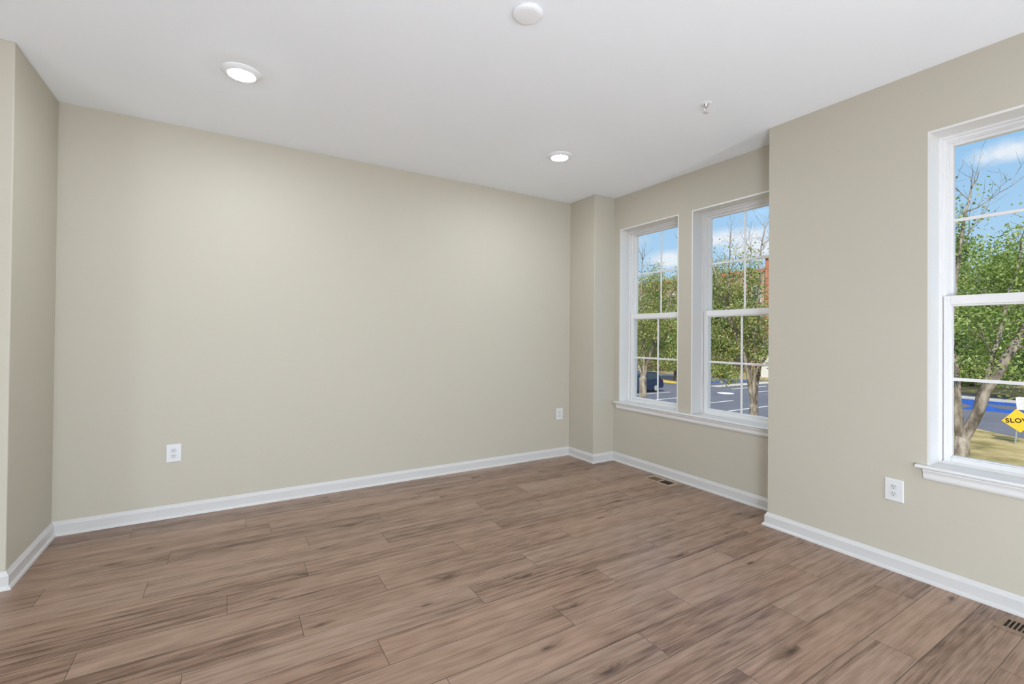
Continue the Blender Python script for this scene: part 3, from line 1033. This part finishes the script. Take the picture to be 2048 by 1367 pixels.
# ---- long brick building beyond the trees
M_BRICK, t = material('red_brick')
c = t.n('ShaderNodeTexCoord')
mp = t.n('ShaderNodeMapping', i_Vector=c.outputs['Object'])
mp.inputs['Rotation'].default_value = (math.radians(90), 0, math.radians(90))
br = t.n('ShaderNodeTexBrick', i_Vector=mp.outputs[0], i_Scale=3.0, i_Color1=(.50, .155, .085, 1), i_Color2=(.60, .215, .125, 1), i_Mortar=(.60, .36, .28, 1))
p = t.n('ShaderNodeBsdfPrincipled', i_Base_Color=br.outputs[0], i_Roughness=.9)
t.n('ShaderNodeOutputMaterial', i_Surface=p.outputs[0])
BX = 66.0
root = empty('brick_building', (BX + 8, 57, LOT))
tag(root, 'long red brick building behind the trees, seen in the pair of windows', 'building')
M_CORN = plain('white_building_trim', (.78, .76, .72), .6)
M_BPANE = plain('building_pane', (.16, .22, .30), .1)
MB().box(BX, BX + 16, 37.4, 76, LOT, 10.9).build('wall', M_BRICK, root)
MB().box(BX - 1.2, BX + 14, 29.0, 37.4, LOT, 12.6).build('tower', M_BRICK, root)
MB().box(BX - .35, BX + 16.2, 37.4, 76.2, 10.9, 11.35).build('cornice', M_BRICK, root)
MB().box(BX - 1.5, BX + 14.2, 28.8, 37.6, 12.6, 13.0).build('tower_cornice', M_CORN, root)
for k in range(12):
    yk = 38.6 + k * 3.1
    for z0 in (-1.8, 2.4, 6.4):
        f = MB()
        ring(f, BX - .12, BX + .05, yk, yk + 1.5, z0, z0 + 2.5, .16)
        f.box(BX - .1, BX + .05, yk + .7, yk + .8, z0 + .1, z0 + 2.4)
        f.box(BX - .1, BX + .05, yk + .1, yk + 1.4, z0 + 1.2, z0 + 1.3)
        fo = f.build('window_frame', M_CORN, root)
        MB().box(BX - .04, BX - .01, yk + .16, yk + 1.34, z0 + .16, z0 + 2.34).build('pane', M_BPANE, fo)
for yk in (30.6, 34.6):
    for z0 in (2.4, 7.0):
        f = MB()
        pts = [(yk, z0), (yk + 1.8, z0), (yk + 1.8, z0 + 2.4)] + [(yk + .9 + .9 * math.cos(a), z0 + 2.4 + .9 * math.sin(a)) for a in [math.pi * i / 8 for i in range(1, 8)]] + [(yk, z0 + 2.4)]
        f.loft([[(BX - 1.32, y_, z_) for y_, z_ in pts], [(BX - 1.1, y_, z_) for y_, z_ in pts]])
        fo = f.build('arched_frame', M_CORN, root)
        f = MB()
        pts = [(yk + .18, z0 + .15), (yk + 1.62, z0 + .15), (yk + 1.62, z0 + 2.4)] + [(yk + .9 + .72 * math.cos(a), z0 + 2.4 + .72 * math.sin(a)) for a in [math.pi * i / 8 for i in range(1, 8)]] + [(yk + .18, z0 + 2.4)]
        f.loft([[(BX - 1.36, y_, z_) for y_, z_ in pts], [(BX - 1.31, y_, z_) for y_, z_ in pts]])
        f.build('pane', M_BPANE, fo)
for yk in (42.5, 44.2, 46.4):
    MB().box(BX + 3, BX + 4, yk, yk + .8, 11.35, 12.0).build('roof_vent', M_METAL, root)

# ---- small white house with lap siding
M_SIDING, t = material('white_siding')
c = t.n('ShaderNodeTexCoord')
sp = t.n('ShaderNodeSeparateXYZ', i_0=c.outputs['Object'])
fr_ = t.math('FRACT', t.math('MULTIPLY', sp.outputs[2], 4.5))
cl = t.ramp(fr_, [(.0, (.45, .43, .40)), (.12, (.78, .75, .70)), (1.0, (.80, .78, .74))])
p = t.n('ShaderNodeBsdfPrincipled', i_Base_Color=cl, i_Roughness=.6)
t.n('ShaderNodeOutputMaterial', i_Surface=p.outputs[0])
hx0, hx1, hy0, hy1 = 50.5, 57.5, 22.5, 29.6
root = empty('white_house', (54, 26, LOT))
tag(root, 'small white sided house with grey roof behind the tree in the middle window', 'house')
MB().box(hx0, hx1, hy0, hy1, LOT, .0).build('wall', M_SIDING, root)
ym_ = (hx0 + hx1) / 2
mb = MB()
mb.loft([[(hx0 - .4, y_, -.1), (hx0 - .4, y_, .08), (ym_, y_, 2.0), (hx1 + .4, y_, .08), (hx1 + .4, y_, -.1)] for y_ in (hy0 - .4, hy1 + .4)])
mb.build('roof', noisy('grey_shingles', [(.42, .43, .45), (.55, .56, .58)], 2.5, .9), root)
for yk in (23.6, 26.6):
    f = MB()
    ring(f, hx0 - .06, hx0 + .03, yk, yk + 1.0, LOT + 1.0, LOT + 2.3, .1)
    fo = f.build('window_frame', M_CORN, root)
    MB().box(hx0 - .03, hx0 - .005, yk + .1, yk + .9, LOT + 1.1, LOT + 2.2).build('pane', M_BPANE, fo)

# ---- the three trees on the verge
pear_tree(16.2, 4.2, 'forked tree outside the right window with a thick limb leaning right',
          [(.13, [(.22, -.25, -.45), (.62, -.5, .85), (1.05, -.6, 1.70), (1.55, -.7, 2.30), (2.2, -.7, 3.3), (2.8, -.6, 4.2)]),
           (.075, [(.20, -.2, -.4), (.42, -.3, .5), (.75, -.3, 1.7), (1.05, -.3, 2.9), (1.35, -.3, 3.9)]),
           (.09, [(-.02, .1, .2), (-.05, .2, 1.5), (.15, .3, 3.0), (.35, .3, 4.4), (.55, .3, 5.3)]),
           (.09, [(-.35, -.1, .2), (-.9, -.2, 1.6), (-1.4, -.2, 3.0), (-1.7, -.3, 4.2)]),
           (.07, [(.25, .5, .2), (.7, 1.1, 1.6), (1.2, 1.4, 3.2), (1.7, 1.5, 4.5)])],
          -1.25, .165, 5, ((.4, 1.0, 2.3), (2.8, 1.9, 2.6)), 17000, M_LEAF, .25, 5.6, keepout=10)
pear_tree(16.2, 9.8, 'multi-stemmed pale-barked tree in the middle window before the brick building',
          [(.075, [(.02, -.15, .45), (-.03, -.1, 1.1), (.12, .0, 1.8), (.25, .0, 3.3), (.33, .1, 4.4), (.48, .1, 5.3)]),
           (.07, [(.28, .1, .0), (.60, .1, .9), (.95, .2, 2.2), (1.3, .2, 3.6)]),
           (.075, [(-.18, .1, .37), (-.50, .1, 1.46), (-.75, .1, 2.4), (-.85, .1, 3.6), (-.8, .1, 4.6)]),
           (.065, [(-.40, -.2, .7), (-1.05, -.2, 2.1), (-1.4, -.2, 3.4), (-1.7, -.2, 4.4)]),
           (.06, [(.1, .5, .6), (.3, 1.0, 2.0), (.45, 1.2, 3.4), (.55, 1.2, 4.6)])],
          -1.15, .15, 7, ((-.75, .7, 1.8), (1.9, 1.6, 2.4)), 18000, M_LEAFMIX, -.6, 5.0, .06)
pear_tree(16.2, 15.0, 'mottled-barked tree in the left window, nearest the corner column',
          [(.08, [(.05, .0, .4), (.0, .0, 1.6), (-.1, .0, 3.2), (-.05, .0, 4.8)]),
           (.08, [(.30, -.1, .5), (.75, -.1, 1.7), (1.2, -.1, 3.2), (1.55, -.1, 4.3)]),
           (.07, [(.35, .3, .3), (1.1, .4, 1.3), (1.8, .5, 2.3), (2.4, .5, 3.2)]),
           (.07, [(-.4, .1, .6), (-1.0, .1, 2.0), (-1.5, .1, 3.6)])],
          -.6, .165, 9, ((.5, .7, 2.1), (2.4, 1.8, 2.6)), 21000, M_LEAFMIX, -.3, 5.2)

# ---- trees and shrubs beyond the lot
BT = [(50.5, 8.6, 12.0, 4.2, 5.4, 'tall dark green tree beyond the blue stall in the right window', M_LEAF),
      (60, 14.8, 12.0, 4.4, 5.6, 'lighter green tree farther off in the right window, behind the trunk', M_LEAF),
      (50.5, 34.2, 10.2, 3.2, 4.0, 'green tree behind the left half of the middle window', M_LEAFDARK),
      (58, 39.0, 10.6, 3.3, 4.0, 'tree before the brick building at the left of the middle window', M_LEAFMIX),
      (46.5, 41.0, 9.6, 3.0, 4.0, 'tree with turning leaves behind the right half of the left window', M_LEAFMIX),
      (53, 49.0, 10.4, 4.0, 4.2, 'green tree before the brick building in the left window', M_LEAF),
      (59.5, 60.0, 12.0, 4.6, 4.6, 'tall far tree behind the mottled trunk in the left window', M_LEAFDARK),
      (37.6, 30.6, 6.8, 2.3, 2.4, 'small tree standing on the yellow-curbed island', M_LEAF)]
for i, (x, y, h, rx, rz, lab, mat) in enumerate(BT):
    round_tree('tree', x, y, h, rx, rx, rz, lab, mat, 30 + i, 12000, .30)
SH = [(60.5, 6.0, 3.4, 3.0, 1.7, 'broad dark shrub at the far edge of the lawn in the right window'),
      (44.0, 13.6, 1.5, 1.5, .75, 'low bushy shrub beside the blue markings in the right window'),
      (46.4, 31.6, 1.7, 1.0, .85, 'shrub left of the white house'),
      (41.8, 44.5, 1.8, 2.0, .9, 'shrub on the far grass in the left window')]
for i, (x, y, h, rx, rz, lab) in enumerate(SH):
    round_tree('shrub', x, y, h, rx, rx, rz, lab, M_LEAFDARK if i % 2 else M_LEAF, 60 + i, 2600, .17, .05, 'shrubs beyond the parking lot', cat='shrub')
